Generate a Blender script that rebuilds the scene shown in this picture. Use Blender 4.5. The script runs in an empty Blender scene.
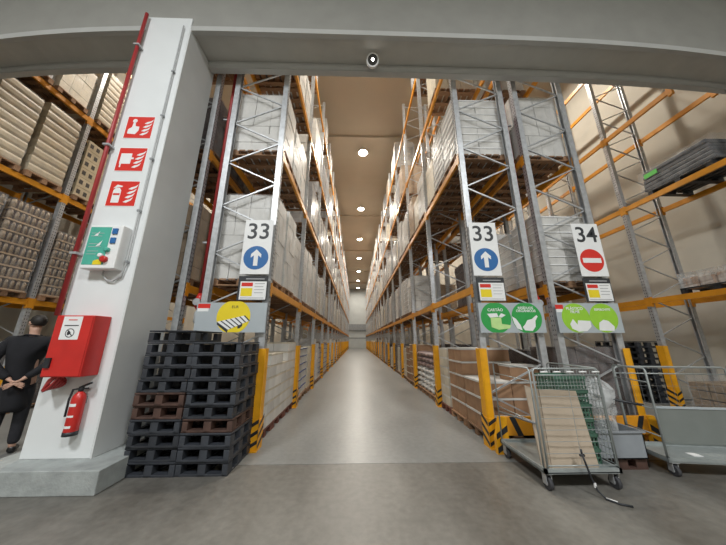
import bpy, bmesh, math, random
from mathutils import Vector, Matrix
R = random.Random(7)
PI = math.pi
SC = bpy.context.scene
COL = SC.collection

# ------------------------------------------------------------------ materials
def mat(name, col, rough=0.6, metal=0.0, var=0.12, scale=6.0, rnd=0.0, coat=0.0, bump=0.0, bscale=40.0, stretch=None, alpha=1.0):
    m = bpy.data.materials.new(name); m.use_nodes = True
    nt = m.node_tree; N = nt.nodes; L = nt.links
    b = N['Principled BSDF']
    b.inputs['Roughness'].default_value = rough; b.inputs['Metallic'].default_value = metal
    b.inputs['Coat Weight'].default_value = coat; b.inputs['Coat Roughness'].default_value = 0.2
    tc = N.new('ShaderNodeTexCoord'); mp = N.new('ShaderNodeMapping')
    if stretch: mp.inputs['Scale'].default_value = stretch
    L.new(tc.outputs['Object'], mp.inputs['Vector'])
    no = N.new('ShaderNodeTexNoise'); no.inputs['Scale'].default_value = scale; no.inputs['Detail'].default_value = 5
    L.new(mp.outputs['Vector'], no.inputs['Vector'])
    ramp = N.new('ShaderNodeMapRange'); ramp.inputs['From Min'].default_value = 0.3; ramp.inputs['From Max'].default_value = 0.7
    ramp.inputs['To Min'].default_value = 1 - var; ramp.inputs['To Max'].default_value = 1 + var
    L.new(no.outputs['Fac'], ramp.inputs['Value'])
    out = ramp.outputs['Result']
    if rnd:
        oi = N.new('ShaderNodeObjectInfo'); mr = N.new('ShaderNodeMapRange')
        mr.inputs['To Min'].default_value = 1 - rnd; mr.inputs['To Max'].default_value = 1 + rnd
        L.new(oi.outputs['Random'], mr.inputs['Value'])
        mu = N.new('ShaderNodeMath'); mu.operation = 'MULTIPLY'
        L.new(out, mu.inputs[0]); L.new(mr.outputs['Result'], mu.inputs[1]); out = mu.outputs[0]
    vm = N.new('ShaderNodeVectorMath'); vm.operation = 'SCALE'
    vm.inputs[0].default_value = col; L.new(out, vm.inputs['Scale'])
    L.new(vm.outputs[0], b.inputs['Base Color'])
    if bump:
        n2 = N.new('ShaderNodeTexNoise'); n2.inputs['Scale'].default_value = bscale; n2.inputs['Detail'].default_value = 3
        L.new(mp.outputs['Vector'], n2.inputs['Vector'])
        bp = N.new('ShaderNodeBump'); bp.inputs['Strength'].default_value = bump; bp.inputs['Distance'].default_value = 0.02
        L.new(n2.outputs['Fac'], bp.inputs['Height']); L.new(bp.outputs['Normal'], b.inputs['Normal'])
    return m

def emis(name, col, s):
    m = bpy.data.materials.new(name); m.use_nodes = True
    b = m.node_tree.nodes['Principled BSDF']
    b.inputs['Emission Color'].default_value = (*col, 1); b.inputs['Emission Strength'].default_value = s
    b.inputs['Base Color'].default_value = (*col, 1)
    return m

def film_mat(name, opac, col=(.9, .9, .9)):
    m = bpy.data.materials.new(name); m.use_nodes = True
    nt = m.node_tree; N = nt.nodes; L = nt.links
    for n in list(N): N.remove(n)
    o = N.new('ShaderNodeOutputMaterial'); tr = N.new('ShaderNodeBsdfTransparent')
    gl = N.new('ShaderNodeBsdfPrincipled'); gl.inputs['Base Color'].default_value = (*col, 1); gl.inputs['Roughness'].default_value = .28
    gl.inputs['Specular IOR Level'].default_value = 1.0
    tc = N.new('ShaderNodeTexCoord'); no = N.new('ShaderNodeTexNoise'); no.inputs['Scale'].default_value = 9
    mp = N.new('ShaderNodeMapping'); mp.inputs['Scale'].default_value = (1, 1, .35)
    L.new(tc.outputs['Object'], mp.inputs['Vector']); L.new(mp.outputs['Vector'], no.inputs['Vector'])
    bp = N.new('ShaderNodeBump'); bp.inputs['Strength'].default_value = .9; bp.inputs['Distance'].default_value = .03
    L.new(no.outputs['Fac'], bp.inputs['Height']); L.new(bp.outputs['Normal'], gl.inputs['Normal'])
    mr = N.new('ShaderNodeMapRange'); mr.inputs['From Min'].default_value = .35; mr.inputs['From Max'].default_value = .7
    mr.inputs['To Min'].default_value = opac * .6; mr.inputs['To Max'].default_value = min(1, opac * 1.7)
    L.new(no.outputs['Fac'], mr.inputs['Value'])
    mx = N.new('ShaderNodeMixShader'); L.new(mr.outputs['Result'], mx.inputs['Fac'])
    L.new(tr.outputs[0], mx.inputs[1]); L.new(gl.outputs[0], mx.inputs[2]); L.new(mx.outputs[0], o.inputs['Surface'])
    return m

M = dict(
    galv=mat('galvanised_steel', (.49, .50, .51), .4, .5, .15, 14, bump=.05),
    galvd=mat('weathered_steel', (.30, .31, .32), .5, .6, .18, 9),
    orange=mat('orange_enamel', (.66, .27, .015), .42, 0, .1, 5),
    yellow=mat('yellow_enamel', (.80, .37, .01), .45, 0, .1, 7),
    blackp=mat('black_plastic', (.020, .022, .026), .5, 0, .35, 8),
    greyp=mat('grey_black_plastic', (.034, .038, .046), .5, 0, .3, 5, rnd=.25),
    rustp=mat('dusty_brown_plastic', (.075, .04, .03), .6, 0, .35, 6),
    wood=mat('pallet_wood', (.25, .14, .075), .8, 0, .3, 10, rnd=.25, stretch=(1, 6, 6)),
    redwood=mat('red_painted_wood', (.15, .05, .032), .7, 0, .3, 12),
    white=mat('white_carton', (.60, .585, .55), .55, 0, .1, 5, rnd=.12),
    cream=mat('cream_carton', (.58, .52, .41), .6, 0, .1, 6, rnd=.1),
    tan=mat('tan_carton', (.42, .30, .19), .7, 0, .12, 6, rnd=.15),
    brown=mat('brown_carton', (.33, .19, .105), .75, 0, .12, 6, rnd=.1),
    dark=mat('dark_goods', (.07, .05, .045), .55, 0, .4, 9, rnd=.3),
    bottle=mat('amber_jars', (.27, .20, .13), .4, 0, .3, 16, rnd=.1),
    greyg=mat('grey_goods', (.40, .40, .41), .35, 0, .15, 7, rnd=.2, coat=.3),
    blue=mat('blue_print', (.03, .06, .22), .5, 0, .2, 9),
    hole=mat('crate_shadow_gap', (.06, .05, .045), .7, 0, .2, 9),
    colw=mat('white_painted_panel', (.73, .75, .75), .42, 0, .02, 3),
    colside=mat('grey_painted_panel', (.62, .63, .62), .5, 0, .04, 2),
    fascia=mat('grey_fascia', (.30, .295, .27), .6, 0, .05, 3),
    soffit_lit=mat('fascia_bounce_lit', (.50, .49, .45), .6, 0, .05, 3),  # fascia grey painted lighter on the underside to stand in for floor bounce
    zinc=mat('zinc_wire', (.36, .39, .385), .42, .35, .1, 12),
    ledge=mat('pale_ledge', (.46, .46, .44), .45, 0, .04, 3),
    conc=mat('plinth_concrete', (.33, .35, .34), .8, 0, .16, 7, bump=.25, bscale=30),
    beige=mat('beige_wall', (.52, .49, .42), .8, 0, .1, .8),
    farw=mat('far_wall_paint', (.55, .57, .56), .7, 0, .05, 1),
    ceil=mat('ceiling_sheet', (.45, .385, .30), .8, 0, .04, .7),
    red=mat('red_enamel', (.55, .025, .02), .35, 0, .08, 5),
    dkred=mat('dull_red_pipe', (.36, .03, .03), .45, 0, .1, 5),
    signred=mat('sign_red', (.66, .03, .02), .4, 0, .04, 9),
    signw=mat('sign_white', (.80, .80, .79), .5, 0, .02, 9),
    signgrey=mat('sign_grey', (.40, .44, .46), .45, 0, .03, 4),
    signblue=mat('sign_blue', (.02, .13, .36), .45, 0, .04, 9),
    char=mat('charcoal_print', (.03, .032, .036), .5, 0, .1, 9),
    signyel=mat('sign_yellow', (.80, .62, .02), .45, 0, .03, 9),
    green=mat('sign_green', (.03, .33, .07), .45, 0, .04, 9),
    lime=mat('sign_lime', (.30, .58, .04), .45, 0, .04, 9),
    paleg=mat('pale_green_print', (.50, .72, .28), .5, 0, .06, 9),
    teal=mat('teal_plate', (.07, .40, .30), .5, 0, .05, 9),
    crate=mat('green_crate_plastic', (.06, .13, .09), .45, 0, .2, 9),
    grybin=mat('grey_bin_plastic', (.27, .29, .31), .45, 0, .08, 5),
    card=mat('cardboard_sheet', (.43, .35, .265), .8, 0, .05, 4),
    sheet=mat('greyed_sheet', (.20, .215, .20), .5, .1, .06, 4),
    pipe=mat('pvc_grey', (.45, .46, .46), .5, 0, .05, 6),
    skin=mat('skin', (.55, .33, .24), .55, 0, .05, 8),
    tancream=mat('tan_cream_trays', (.47, .39, .265), .5, 0, .14, 6, rnd=.1),
    suit=mat('black_cloth', (.010, .010, .013), .9, 0, .2, 12),
    trou=mat('dark_trousers', (.018, .018, .022), .9, 0, .2, 12),
    hair=mat('dark_hair', (.015, .011, .009), .6, 0, .3, 30),
    shoe=mat('black_leather', (.01, .01, .01), .35, 0, .2, 12),
    rubber=mat('rubber', (.05, .05, .055), .7, 0, .2, 12),
    glassd=mat('dark_lens', (.01, .01, .01), .1, 0, .0, 12),
    lime2=mat('green_tag', (.12, .62, .10), .5, 0, .04, 9),
    film=film_mat('stretch_film', .09), bag=film_mat('clear_bag', .30, (.85, .88, .88)),
    lamp=emis('lamp_glow', (1, .96, .88), 30),
)
# floor: concrete with soft wear
def floor_mat(name, c0, c1, r0, r1):
    m = bpy.data.materials.new(name); m.use_nodes = True; nt = m.node_tree; N = nt.nodes; L = nt.links; b = N['Principled BSDF']
    tc = N.new('ShaderNodeTexCoord')
    n1 = N.new('ShaderNodeTexNoise'); n1.inputs['Scale'].default_value = .9; n1.inputs['Detail'].default_value = 6; n1.inputs['Roughness'].default_value = .6
    mp = N.new('ShaderNodeMapping'); mp.inputs['Scale'].default_value = (1.3, .45, 1); mp.inputs['Rotation'].default_value = (0, 0, .25)
    L.new(tc.outputs['Object'], mp.inputs['Vector']); L.new(mp.outputs['Vector'], n1.inputs['Vector'])
    n2 = N.new('ShaderNodeTexNoise'); n2.inputs['Scale'].default_value = 14; n2.inputs['Detail'].default_value = 8
    L.new(tc.outputs['Object'], n2.inputs['Vector'])
    mx = N.new('ShaderNodeMix'); mx.data_type = 'RGBA'; mx.inputs['A'].default_value = (*c0, 1); mx.inputs['B'].default_value = (*c1, 1)
    mr = N.new('ShaderNodeMapRange'); mr.inputs['From Min'].default_value = .32; mr.inputs['From Max'].default_value = .68
    ad = N.new('ShaderNodeMath'); ad.operation = 'MULTIPLY_ADD'; ad.inputs[1].default_value = .35
    L.new(n2.outputs['Fac'], ad.inputs[0])
    sb = N.new('ShaderNodeMath'); sb.operation = 'SUBTRACT'; sb.inputs[1].default_value = .175
    L.new(n1.outputs['Fac'], sb.inputs[0]); L.new(sb.outputs[0], ad.inputs[2])
    L.new(ad.outputs[0], mr.inputs['Value']); L.new(mr.outputs['Result'], mx.inputs['Factor']); L.new(mx.outputs['Result'], b.inputs['Base Color'])
    rr = N.new('ShaderNodeMapRange'); rr.inputs['To Min'].default_value = r0; rr.inputs['To Max'].default_value = r1
    L.new(n1.outputs['Fac'], rr.inputs['Value']); L.new(rr.outputs['Result'], b.inputs['Roughness'])
    bp = N.new('ShaderNodeBump'); bp.inputs['Strength'].default_value = .04; bp.inputs['Distance'].default_value = .01
    L.new(n2.outputs['Fac'], bp.inputs['Height']); L.new(bp.outputs['Normal'], b.inputs['Normal'])
    return m
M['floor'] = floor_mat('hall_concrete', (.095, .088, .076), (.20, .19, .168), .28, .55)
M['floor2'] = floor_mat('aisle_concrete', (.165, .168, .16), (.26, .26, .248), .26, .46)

# ------------------------------------------------------------------ mesh builder
class MB:
    def __init__(s): s.v = []; s.f = []; s.m = []; s.sm = []
    def add(s, vs, fs, mi=0, sm=False):
        o = len(s.v); s.v += [tuple(v) for v in vs]
        for f in fs: s.f.append([i + o for i in f]); s.m.append(mi); s.sm.append(sm)
    def box(s, x0, x1, y0, y1, z0, z1, mi=0):
        s.add([(x0,y0,z0),(x1,y0,z0),(x1,y1,z0),(x0,y1,z0),(x0,y0,z1),(x1,y0,z1),(x1,y1,z1),(x0,y1,z1)],
              [(0,3,2,1),(4,5,6,7),(0,1,5,4),(1,2,6,5),(2,3,7,6),(3,0,4,7)], mi); return s
    def cbox(s, c, d, mi=0, rz=0):
        x, y, z = c; a, b, h = d[0]/2, d[1]/2, d[2]/2; n = len(s.v)
        s.box(-a, a, -b, b, -h, h, mi)
        ca, sa = math.cos(rz), math.sin(rz)
        for i in range(n, len(s.v)):
            vx, vy, vz = s.v[i]; s.v[i] = (x+vx*ca-vy*sa, y+vx*sa+vy*ca, z+vz)
        return s
    def bar(s, p, q, w, h=None, mi=0):
        h = h or w; p = Vector(p); q = Vector(q); d = (q-p).normalized()
        u = Vector((0,1,0)) if abs(d.y) < .8 else Vector((0,0,1))
        a = d.cross(u).normalized(); b = a.cross(d).normalized(); vs = []
        for e in (p, q):
            for i, j in ((-1,-1),(1,-1),(1,1),(-1,1)): vs.append(e + a*(i*w/2) + b*(j*h/2))
        s.add(vs, [(0,1,2,3),(7,6,5,4),(0,4,5,1),(1,5,6,2),(2,6,7,3),(3,7,4,0)], mi); return s
    def tube(s, pts, r, n=8, mi=0, caps=True):
        pts = [Vector(p) for p in pts]; rs = r if isinstance(r, (list, tuple)) else [r]*len(pts)
        o = len(s.v); up = None
        for i, p in enumerate(pts):
            d = (pts[min(i+1, len(pts)-1)] - pts[max(i-1, 0)])
            d = d.normalized() if d.length > 1e-9 else Vector((0,0,1))
            if up is None: up = Vector((0,0,1)) if abs(d.z) < .9 else Vector((1,0,0))
            a = d.cross(up).normalized(); b = a.cross(d).normalized(); up = b
            for k in range(n):
                t = 2*PI*k/n; s.v.append(tuple(p + a*(math.cos(t)*rs[i]) + b*(math.sin(t)*rs[i])))
        for i in range(len(pts)-1):
            for k in range(n):
                k2 = (k+1) % n; s.f.append([o+i*n+k, o+i*n+k2, o+(i+1)*n+k2, o+(i+1)*n+k]); s.m.append(mi); s.sm.append(True)
        if caps:
            s.f.append([o+k for k in range(n)][::-1]); s.m.append(mi); s.sm.append(False)
            s.f.append([o+(len(pts)-1)*n+k for k in range(n)]); s.m.append(mi); s.sm.append(False)
        return s
    def prism(s, pts, y0, y1, mi=0):            # outline in x,z extruded along y
        n = len(pts)
        s.add([(x,y0,z) for x,z in pts] + [(x,y1,z) for x,z in pts],
              [list(range(n)), list(range(n, 2*n))[::-1]] + [(i, n+i, n+(i+1)%n, (i+1)%n) for i in range(n)], mi); return s
    def build(s, name, mats, parent=None, loc=None, bevel=0):
        me = bpy.data.meshes.new(name); me.from_pydata(s.v, [], s.f)
        if not isinstance(mats, (list, tuple)): mats = [mats]
        for m in mats: me.materials.append(M[m] if isinstance(m, str) else m)
        me.polygons.foreach_set('material_index', s.m); me.polygons.foreach_set('use_smooth', s.sm); me.update()
        o = bpy.data.objects.new(name, me); COL.objects.link(o)
        if parent: o.parent = parent
        if loc: o.location = loc
        if bevel:
            bm = bmesh.new(); bm.from_mesh(me); bmesh.ops.recalc_face_normals(bm, faces=bm.faces); bm.to_mesh(me); bm.free()
            b = o.modifiers.new('bev', 'BEVEL'); b.width = bevel; b.segments = 2; b.limit_method = 'ANGLE'
        return o
def recalc(o):
    bm = bmesh.new(); bm.from_mesh(o.data); bmesh.ops.recalc_face_normals(bm, faces=bm.faces); bm.to_mesh(o.data); bm.free(); return o
def tag(o, label=None, cat=None, group=None, kind=None):
    if label: o['label'] = label
    if cat: o['category'] = cat
    if group: o['group'] = group
    if kind: o['kind'] = kind
    return o
def empty(name, loc, rz=0, label=None, cat=None, group=None, kind=None):
    o = bpy.data.objects.new(name, None); COL.objects.link(o); o.location = loc; o.rotation_euler = (0,0,rz); o.empty_display_size = .1
    return tag(o, label, cat, group, kind)
def dup(root, loc=None, rz=None, label=None, group=None):
    r = root.copy(); COL.objects.link(r)
    if loc is not None: r.location = loc
    if rz is not None: r.rotation_euler = (0,0,rz)
    if label: r['label'] = label
    if group: r['group'] = group
    for ch in root.children:
        c = ch.copy(); COL.objects.link(c); c.parent = r
        for g in ch.children:
            d = g.copy(); COL.objects.link(d); d.parent = c
    return r
def struct(o): o['kind'] = 'structure'; return o
def circ(cx, cz, r, n=40, rx=None): return [(cx+(rx or r)*math.cos(2*PI*i/n), cz+r*math.sin(2*PI*i/n)) for i in range(n)]
def text(body, size, mt, parent, loc, name='lettering', bold=0.0):
    c = bpy.data.curves.new(name, 'FONT'); c.body = body; c.size = size; c.align_x = 'CENTER'; c.align_y = 'CENTER'
    c.extrude = .0012; c.offset = bold; c.space_line = .85; c.materials.append(M[mt])
    t = bpy.data.objects.new('tmp', c); COL.objects.link(t); bpy.context.view_layer.update()
    me = bpy.data.meshes.new_from_object(t.evaluated_get(bpy.context.evaluated_depsgraph_get())); bpy.data.objects.remove(t); me.name = name
    o = bpy.data.objects.new(name, me); COL.objects.link(o); o.parent = parent; o.location = loc; o.rotation_euler = (PI/2, 0, 0)
    return o
ORD = ['first','second','third','fourth','fifth','sixth','seventh','eighth','ninth','tenth','eleventh','twelfth']

# ------------------------------------------------------------------ camera
f = 258.0
pitch = math.atan2(68, f); yaw = math.atan2(7, math.hypot(f, 68))
Fw = Vector((math.sin(yaw)*math.cos(pitch), math.cos(yaw)*math.cos(pitch), math.sin(pitch)))
Rt = Vector((math.cos(yaw), -math.sin(yaw), 0)); Up = Rt.cross(Fw)
cd = bpy.data.cameras.new('camera'); cam = bpy.data.objects.new('camera', cd); COL.objects.link(cam)
cam.matrix_world = Matrix(((Rt.x, Up.x, -Fw.x, 0), (Rt.y, Up.y, -Fw.y, 0), (Rt.z, Up.z, -Fw.z, 1.5), (0,0,0,1)))
cd.sensor_width = 36; cd.lens = f/726*36; cd.clip_start = .05; cd.clip_end = 200
SC.camera = cam

# ------------------------------------------------------------------ building
YF, ZC = 57.0, 12.6
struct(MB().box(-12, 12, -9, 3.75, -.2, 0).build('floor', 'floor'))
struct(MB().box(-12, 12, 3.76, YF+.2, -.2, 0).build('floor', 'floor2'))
struct(MB().box(-12, 12, 3.745, 3.765, -.15, -.004).build('trim_1', 'char'))
struct(MB().box(-9.4, 9.2, 3.9, YF+.2, ZC, ZC+.2).build('ceiling', 'ceil'))
struct(MB().box(-9.4, -9.2, 4.0, YF+.2, 0, ZC).build('wall_left', 'beige'))
struct(MB().box(9.0, 9.2, 4.0, YF+.2, 0, ZC).build('wall_right', 'beige'))
struct(MB().box(-9.2, 9.0, YF, YF+.2, 0, ZC).build('wall_far', 'farw'))
struct(MB().box(-12, 12, -9.2, -9, 0, 9.2).build('wall_back', 'beige'))
struct(MB().box(-12.2, -12, -9, 4.0, 0, 9.2).build('wall_hall_left', 'beige'))
struct(MB().box(12, 12.2, -9, 4.0, 0, 9.2).build('wall_hall_right', 'beige'))
struct(MB().box(-12, 12, -9, 3.2, 9.2, 9.4).build('ceiling', 'farw'))
def drop(X, Y):
    u = X/Y
    return .34*(abs(u)/1.78)**4 if u < 0 else .25*(u/1.97)**4
XS = [-12+i*.25 for i in range(97)]
def dr(X, Y): return min(drop(X, Y), .9)
def sweep(name, prof, mt, mis=None):
    m = MB(); n = len(prof); vs = []
    for X in XS:
        for (y, z) in prof: vs.append((X, y, z - dr(X, y)))
    fs = []
    for i in range(len(XS)-1):
        for k in range(n):
            k2 = (k+1) % n; fs.append((i*n+k, (i+1)*n+k, (i+1)*n+k2, i*n+k2))
    m.add(vs, fs, 0, False)
    if mis: m.m = [mis[i % n] for i in range(len(fs))]
    m.add(vs[:n], [list(range(n))]); m.add(vs[-n:], [list(range(n))])
    o = m.build(name, mt); recalc(o); return struct(o)
sweep('wall_front', [(3.43, 6.92), (3.43, 9.2), (3.2, 9.2), (3.2, 9.6), (4.12, 9.6), (4.12, 6.87), (3.48, 6.87)], ['fascia', 'soffit_lit'], [0,0,0,0,0,1,0])
struct(MB().box(-9.4, 9.2, 4.0, 4.12, 9.5, ZC).build('wall_front', 'fascia'))
sweep('trim_2', [(3.405, 6.83), (3.405, 6.94), (3.43, 6.94), (3.49, 6.84), (3.49, 6.83)], 'ledge')
sweep('trim_3', [(3.95, 6.80), (3.95, 6.86), (4.10, 6.86), (4.10, 6.73), (3.985, 6.73), (3.985, 6.77)], 'ledge')
for i in range(5):
    y = 12 + i*9.5
    struct(MB().box(-9.2, 9.0, y, y+.25, ZC-.14, ZC).build('trim_%d' % (4+i), 'ceil'))
# dock door in the far wall
d = struct(MB().box(-2.4, 2.4, YF-.08, YF, 0, 3.6).build('door_1', 'farw'))
MB().box(-2.6, 2.6, YF-.4, YF-.08, 3.6, 4.9).build('door_header', 'galvd', d)
MB().box(-2.3, 2.3, YF-.12, YF-.08, 1.9, 2.1).build('door_seam', 'galvd', d)

# column and plinth
c = struct(MB().box(-3.74, -2.97, 3.40, 4.16, .22, 7.10).build('column_1', 'colw', bevel=.008))
struct(MB().box(-3.98, -2.60, 3.12, 4.16, 0, .22).build('trim_9', 'conc', bevel=.008))
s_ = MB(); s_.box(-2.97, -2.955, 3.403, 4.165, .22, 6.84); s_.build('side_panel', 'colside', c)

# ------------------------------------------------------------------ racks
BAY = 2.43; Y0 = 4.25; HT = 11.6; PW = .10
def post_mesh(X, sgn, y, h=HT):       # open channel, web towards the aisle
    m = MB(); w = PW; t = .012; s = sgn
    m.box(min(X, X+s*t), max(X, X+s*t), y-.05, y+.05, 0, h)
    for q in (-.05, .038):
        m.box(min(X, X+s*w), max(X, X+s*w), y+q, y+q+t, 0, h)
    for q in (-.038, .026): m.box(min(X+s*(w-t), X+s*w), max(X+s*(w-t), X+s*w), y+q, y+q+t, 0, h)
    m.box(min(X, X+s*.13), max(X, X+s*.13), y-.06, y+.06, 0, .012)
    return m
def perf_mesh(X, sgn, y, z1):         # slot row on the post's face
    m = MB(); z = 1.5
    while z < z1:
        for q in (-.022, .022): m.box(min(X-sgn*.002, X+sgn*.001), max(X-sgn*.002, X+sgn*.001), y+q-.006, y+q+.006, z, z+.028)
        z += .075
    return m
def lattice(xa, xb, y, h=HT, flip=False):
    m = MB(); z = .25; k = 1 if flip else 0
    while z < h-.5:
        a, b = (xa, xb) if k % 2 == 0 else (xb, xa)
        m.bar((a, y, z), (b, y, z+.45), .023, .025); z += .45; k += 1
    m.bar((xa, y, .2), (xb, y, .2), .035, .03); m.bar((xa, y, h-.15), (xb, y, h-.15), .035, .03)
    return m
def beam(X, sgn, ya, yb, z):
    m = MB(); m.box(X-.025, X+.025, ya+.055, yb-.055, z-.125, z)
    for y in (ya, yb):
        e = .052 if y == ya else -.052
        m.box(X-.03, X+.03, min(y+e, y+e*1.4), max(y+e, y+e*1.4), z-.2, z+.04)
        m.box(X-.032, X+.032, min(y+e, y-e*.3), max(y+e, y-e*.3), z-.19, z+.03)
    return m
def rack(xa, xb, nb, levels, label, y0=Y0, nbeam=12, hgt=HT, BAY=BAY, low=False):
    root = empty('pallet_rack', ((xa+xb)/2, y0, 0), 0, label, 'pallet rack')
    cx = (xa+xb)/2
    fr0 = None
    if low:
        fr = empty('upright_frame', (0, 0, 0)); fr.parent = root
        post_mesh(xa-cx, 1, 0, 6.3).build('post', 'galv', fr); post_mesh(xb-cx, -1, 0, 6.3).build('post', 'galv', fr); lattice(xa-cx+.06, xb-cx-.06, 0, 6.3).build('brace', 'galv', fr)
    for i in range(1 if low else 0, nb+1):
        fr = empty('upright_frame', (0, i*BAY, 0)); fr.parent = root
        if fr0 is None:
            for X_, s__ in ((xa-cx, 1), (xb-cx, -1)):
                pm = post_mesh(X_, s__, 0, hgt); q = perf_mesh(X_, s__, 0, 9); pm.add(q.v, q.f, 1)
                pm.build('post', ['galv', 'char'], fr)
            lattice(xa-cx+.06, xb-cx-.06, 0, hgt, xa > 0).build('brace', 'galv', fr)
            fr0 = fr
        else:
            for ch in fr0.children:
                cc = ch.copy(); COL.objects.link(cc); cc.parent = fr
    bmsh = None; rest = MB()
    if low:
        for L in levels:
            if L > 6:
                for X in (xa+.025, xb-.025): beam(X-cx, 1, .75, BAY, L).build('beam', 'orange', root)
    for i in range(nb):
        for L in levels:
            for X in (xa+.025, xb-.025):
                if low and i == 0 and L > 6: continue
                bm_ = beam(0, 1, 0, BAY, 0)
                if i < nbeam:
                    if bmsh is None: o = bm_.build('beam', 'orange', root); bmsh = o
                    else: o = bmsh.copy(); COL.objects.link(o); o.parent = root
                    o.location = (X-cx, i*BAY, L)
                else:
                    rest.add([(v[0]+X-cx, v[1]+i*BAY, v[2]+L) for v in bm_.v], bm_.f)
    if rest.v: tag(rest.build('beam', 'orange', root), kind='stuff')
    return root
LV = [2.4, 5.0, 7.6, 10.2]
XA = (-2.50, -1.42); XB = (-3.90, -2.80); XR = (1.97, 3.03); XS2 = (3.25, 4.32)
rack(*XA, 20, LV, 'tall orange and galvanised pallet rack beside the aisle behind the black pallet stacks')
rack(*XB, 12, LV, 'tall orange and galvanised pallet rack half hidden behind the white pillar')
rack(*XR, 20, LV, 'tall orange and galvanised pallet rack with the blue arrow sign behind the roll cages')
rack(*XS2, 12, LV, 'tall orange and galvanised pallet rack carrying the red no entry 34 sign')
rack(7.25, 8.35, 4, [2.5, 4.98, 7.2, 9.6], 'mostly empty orange pallet rack standing along the beige wall', 6.2-BAY, hgt=11.5, low=True)
rack(-8.5, -7.4, 4, [2.4, 5.05, 7.45, 9.9], 'pallet rack of tan goods beyond the standing man and the pillar', Y0, BAY=1.80)

# post guards
def guard_proto(sgn):
    root = empty('post_guard', (0,0,0))
    m = MB(); X = -.055*sgn
    m.box(X-.006, X+.006, -.085, .07, .38, 1.38)
    m.box(min(X, X+.10*sgn), max(X, X+.10*sgn), -.091, -.079, .38, 1.38)
    m.box(X-.012, X+.012, -.091, -.079, .38, 1.38)
    m.build('guard_plate', 'yellow', root, bevel=.004)
    m = MB(); xa, xb = sorted((-.066*sgn, .05*sgn)); m.box(xa, xb, -.106, -.094, 0, .40)
    X = -.066*sgn; m.box(X-.006, X+.006, -.106, .09, 0, .40); m.box(xa-.01, xb+.01, -.14, -.094, 0, .013)
    m.build('foot', 'yellow', root)
    st = MB()
    for k in range(3):
        z = .03+k*.13
        st.add([(xa, -.1075, z), (xb, -.1075, z+.07), (xb, -.1075, z+.12), (xa, -.1075, z+.05)], [(0,1,2,3)])
        Q = X-.0075*sgn
        st.add([(Q, -.105, z), (Q, .09, z+.10), (Q, .09, z+.155), (Q, -.105, z+.055)], [(0,1,2,3)])
    st.build('hazard_stripe', 'blackp', root)
    return root
gl = guard_proto(-1); gr = guard_proto(1)
gl.location = (-1.445, Y0, 0); gr.location = (XR[0]+.03, Y0, 0)
tag(gl, 'yellow steel post guard with striped foot beside the black pallet stacks', 'post guard', 'post guards along the left side of the aisle')
tag(gr, 'yellow steel post guard with striped foot at the corner by the roll cage', 'post guard', 'post guards along the right side of the aisle')
for i in range(1, 20):
    o_ = (ORD+['thirteenth','fourteenth','fifteenth','sixteenth','seventeenth','eighteenth','nineteenth'])[i-1]
    dup(gl, (-1.445, Y0+i*BAY, 0), label='yellow post guard on the left of the aisle, %s beyond the black pallets' % o_)
    dup(gr, (XR[0]+.03, Y0+i*BAY, 0), label='yellow post guard on the right of the aisle, %s beyond the brown cartons' % o_)
g2 = guard_proto(-1)
g2.location = (4.28, Y0, 0); tag(g2, 'yellow steel post guard under the right end of the 34 sign', 'post guard')
dup(gr, (7.27, 6.2, 0), label='yellow post guard at the foot of the empty rack by the beige wall')['group'] = 'guards by the beige wall'
dup(gr, (3.10, Y0+BAY, 0), label='yellow post guard at the back of the rack behind brown cartons')['group'] = 'guards between the racks'
dup(gr, (3.285, Y0+BAY, 0), label='yellow post guard between the two back to back racks')['group'] = 'guards between the racks'
dup(gr, (-7.34, Y0+1.80, 0), label='yellow post guard behind the standing man in black')['group'] = 'guards beyond the man'

# rack end barrier (orange rail with striped ends)
b = empty('rack_end_barrier', (3.14, 4.02, 0), 0, 'orange floor rail with striped ends across the rack ends behind roll cages', 'barrier')
MB().box(-1.02, 1.02, -.04, .0, .22, .46).build('rail', 'orange', b, bevel=.008)
for sx in (-1, 1):
    m = MB(); m.prism([(sx*1.02, 0), (sx*1.2, 0), (sx*1.2, .2), (sx*1.12, .46), (sx*1.02, .46)], -.05, .01); recalc(m.build('end_plate', 'yellow', b))
    m = MB()
    for k in range(2):
        z = .03 + k*.17; m.add([(sx*1.025, -.052, z+.08), (sx*1.19, -.052, z-.02), (sx*1.19, -.052, z+.05), (sx*1.025, -.052, z+.16)], [(0,1,2,3)])
    m.build('hazard_stripe', 'blackp', b)
    m = MB()
    z = .22
    m.add([(sx*.80, -.0425, .22), (sx*.88, -.0425, .22), (sx*.98, -.0425, .46), (sx*.90, -.0425, .46)], [(0,1,2,3)]); m.build('hazard_stripe', 'blackp', b)

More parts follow.
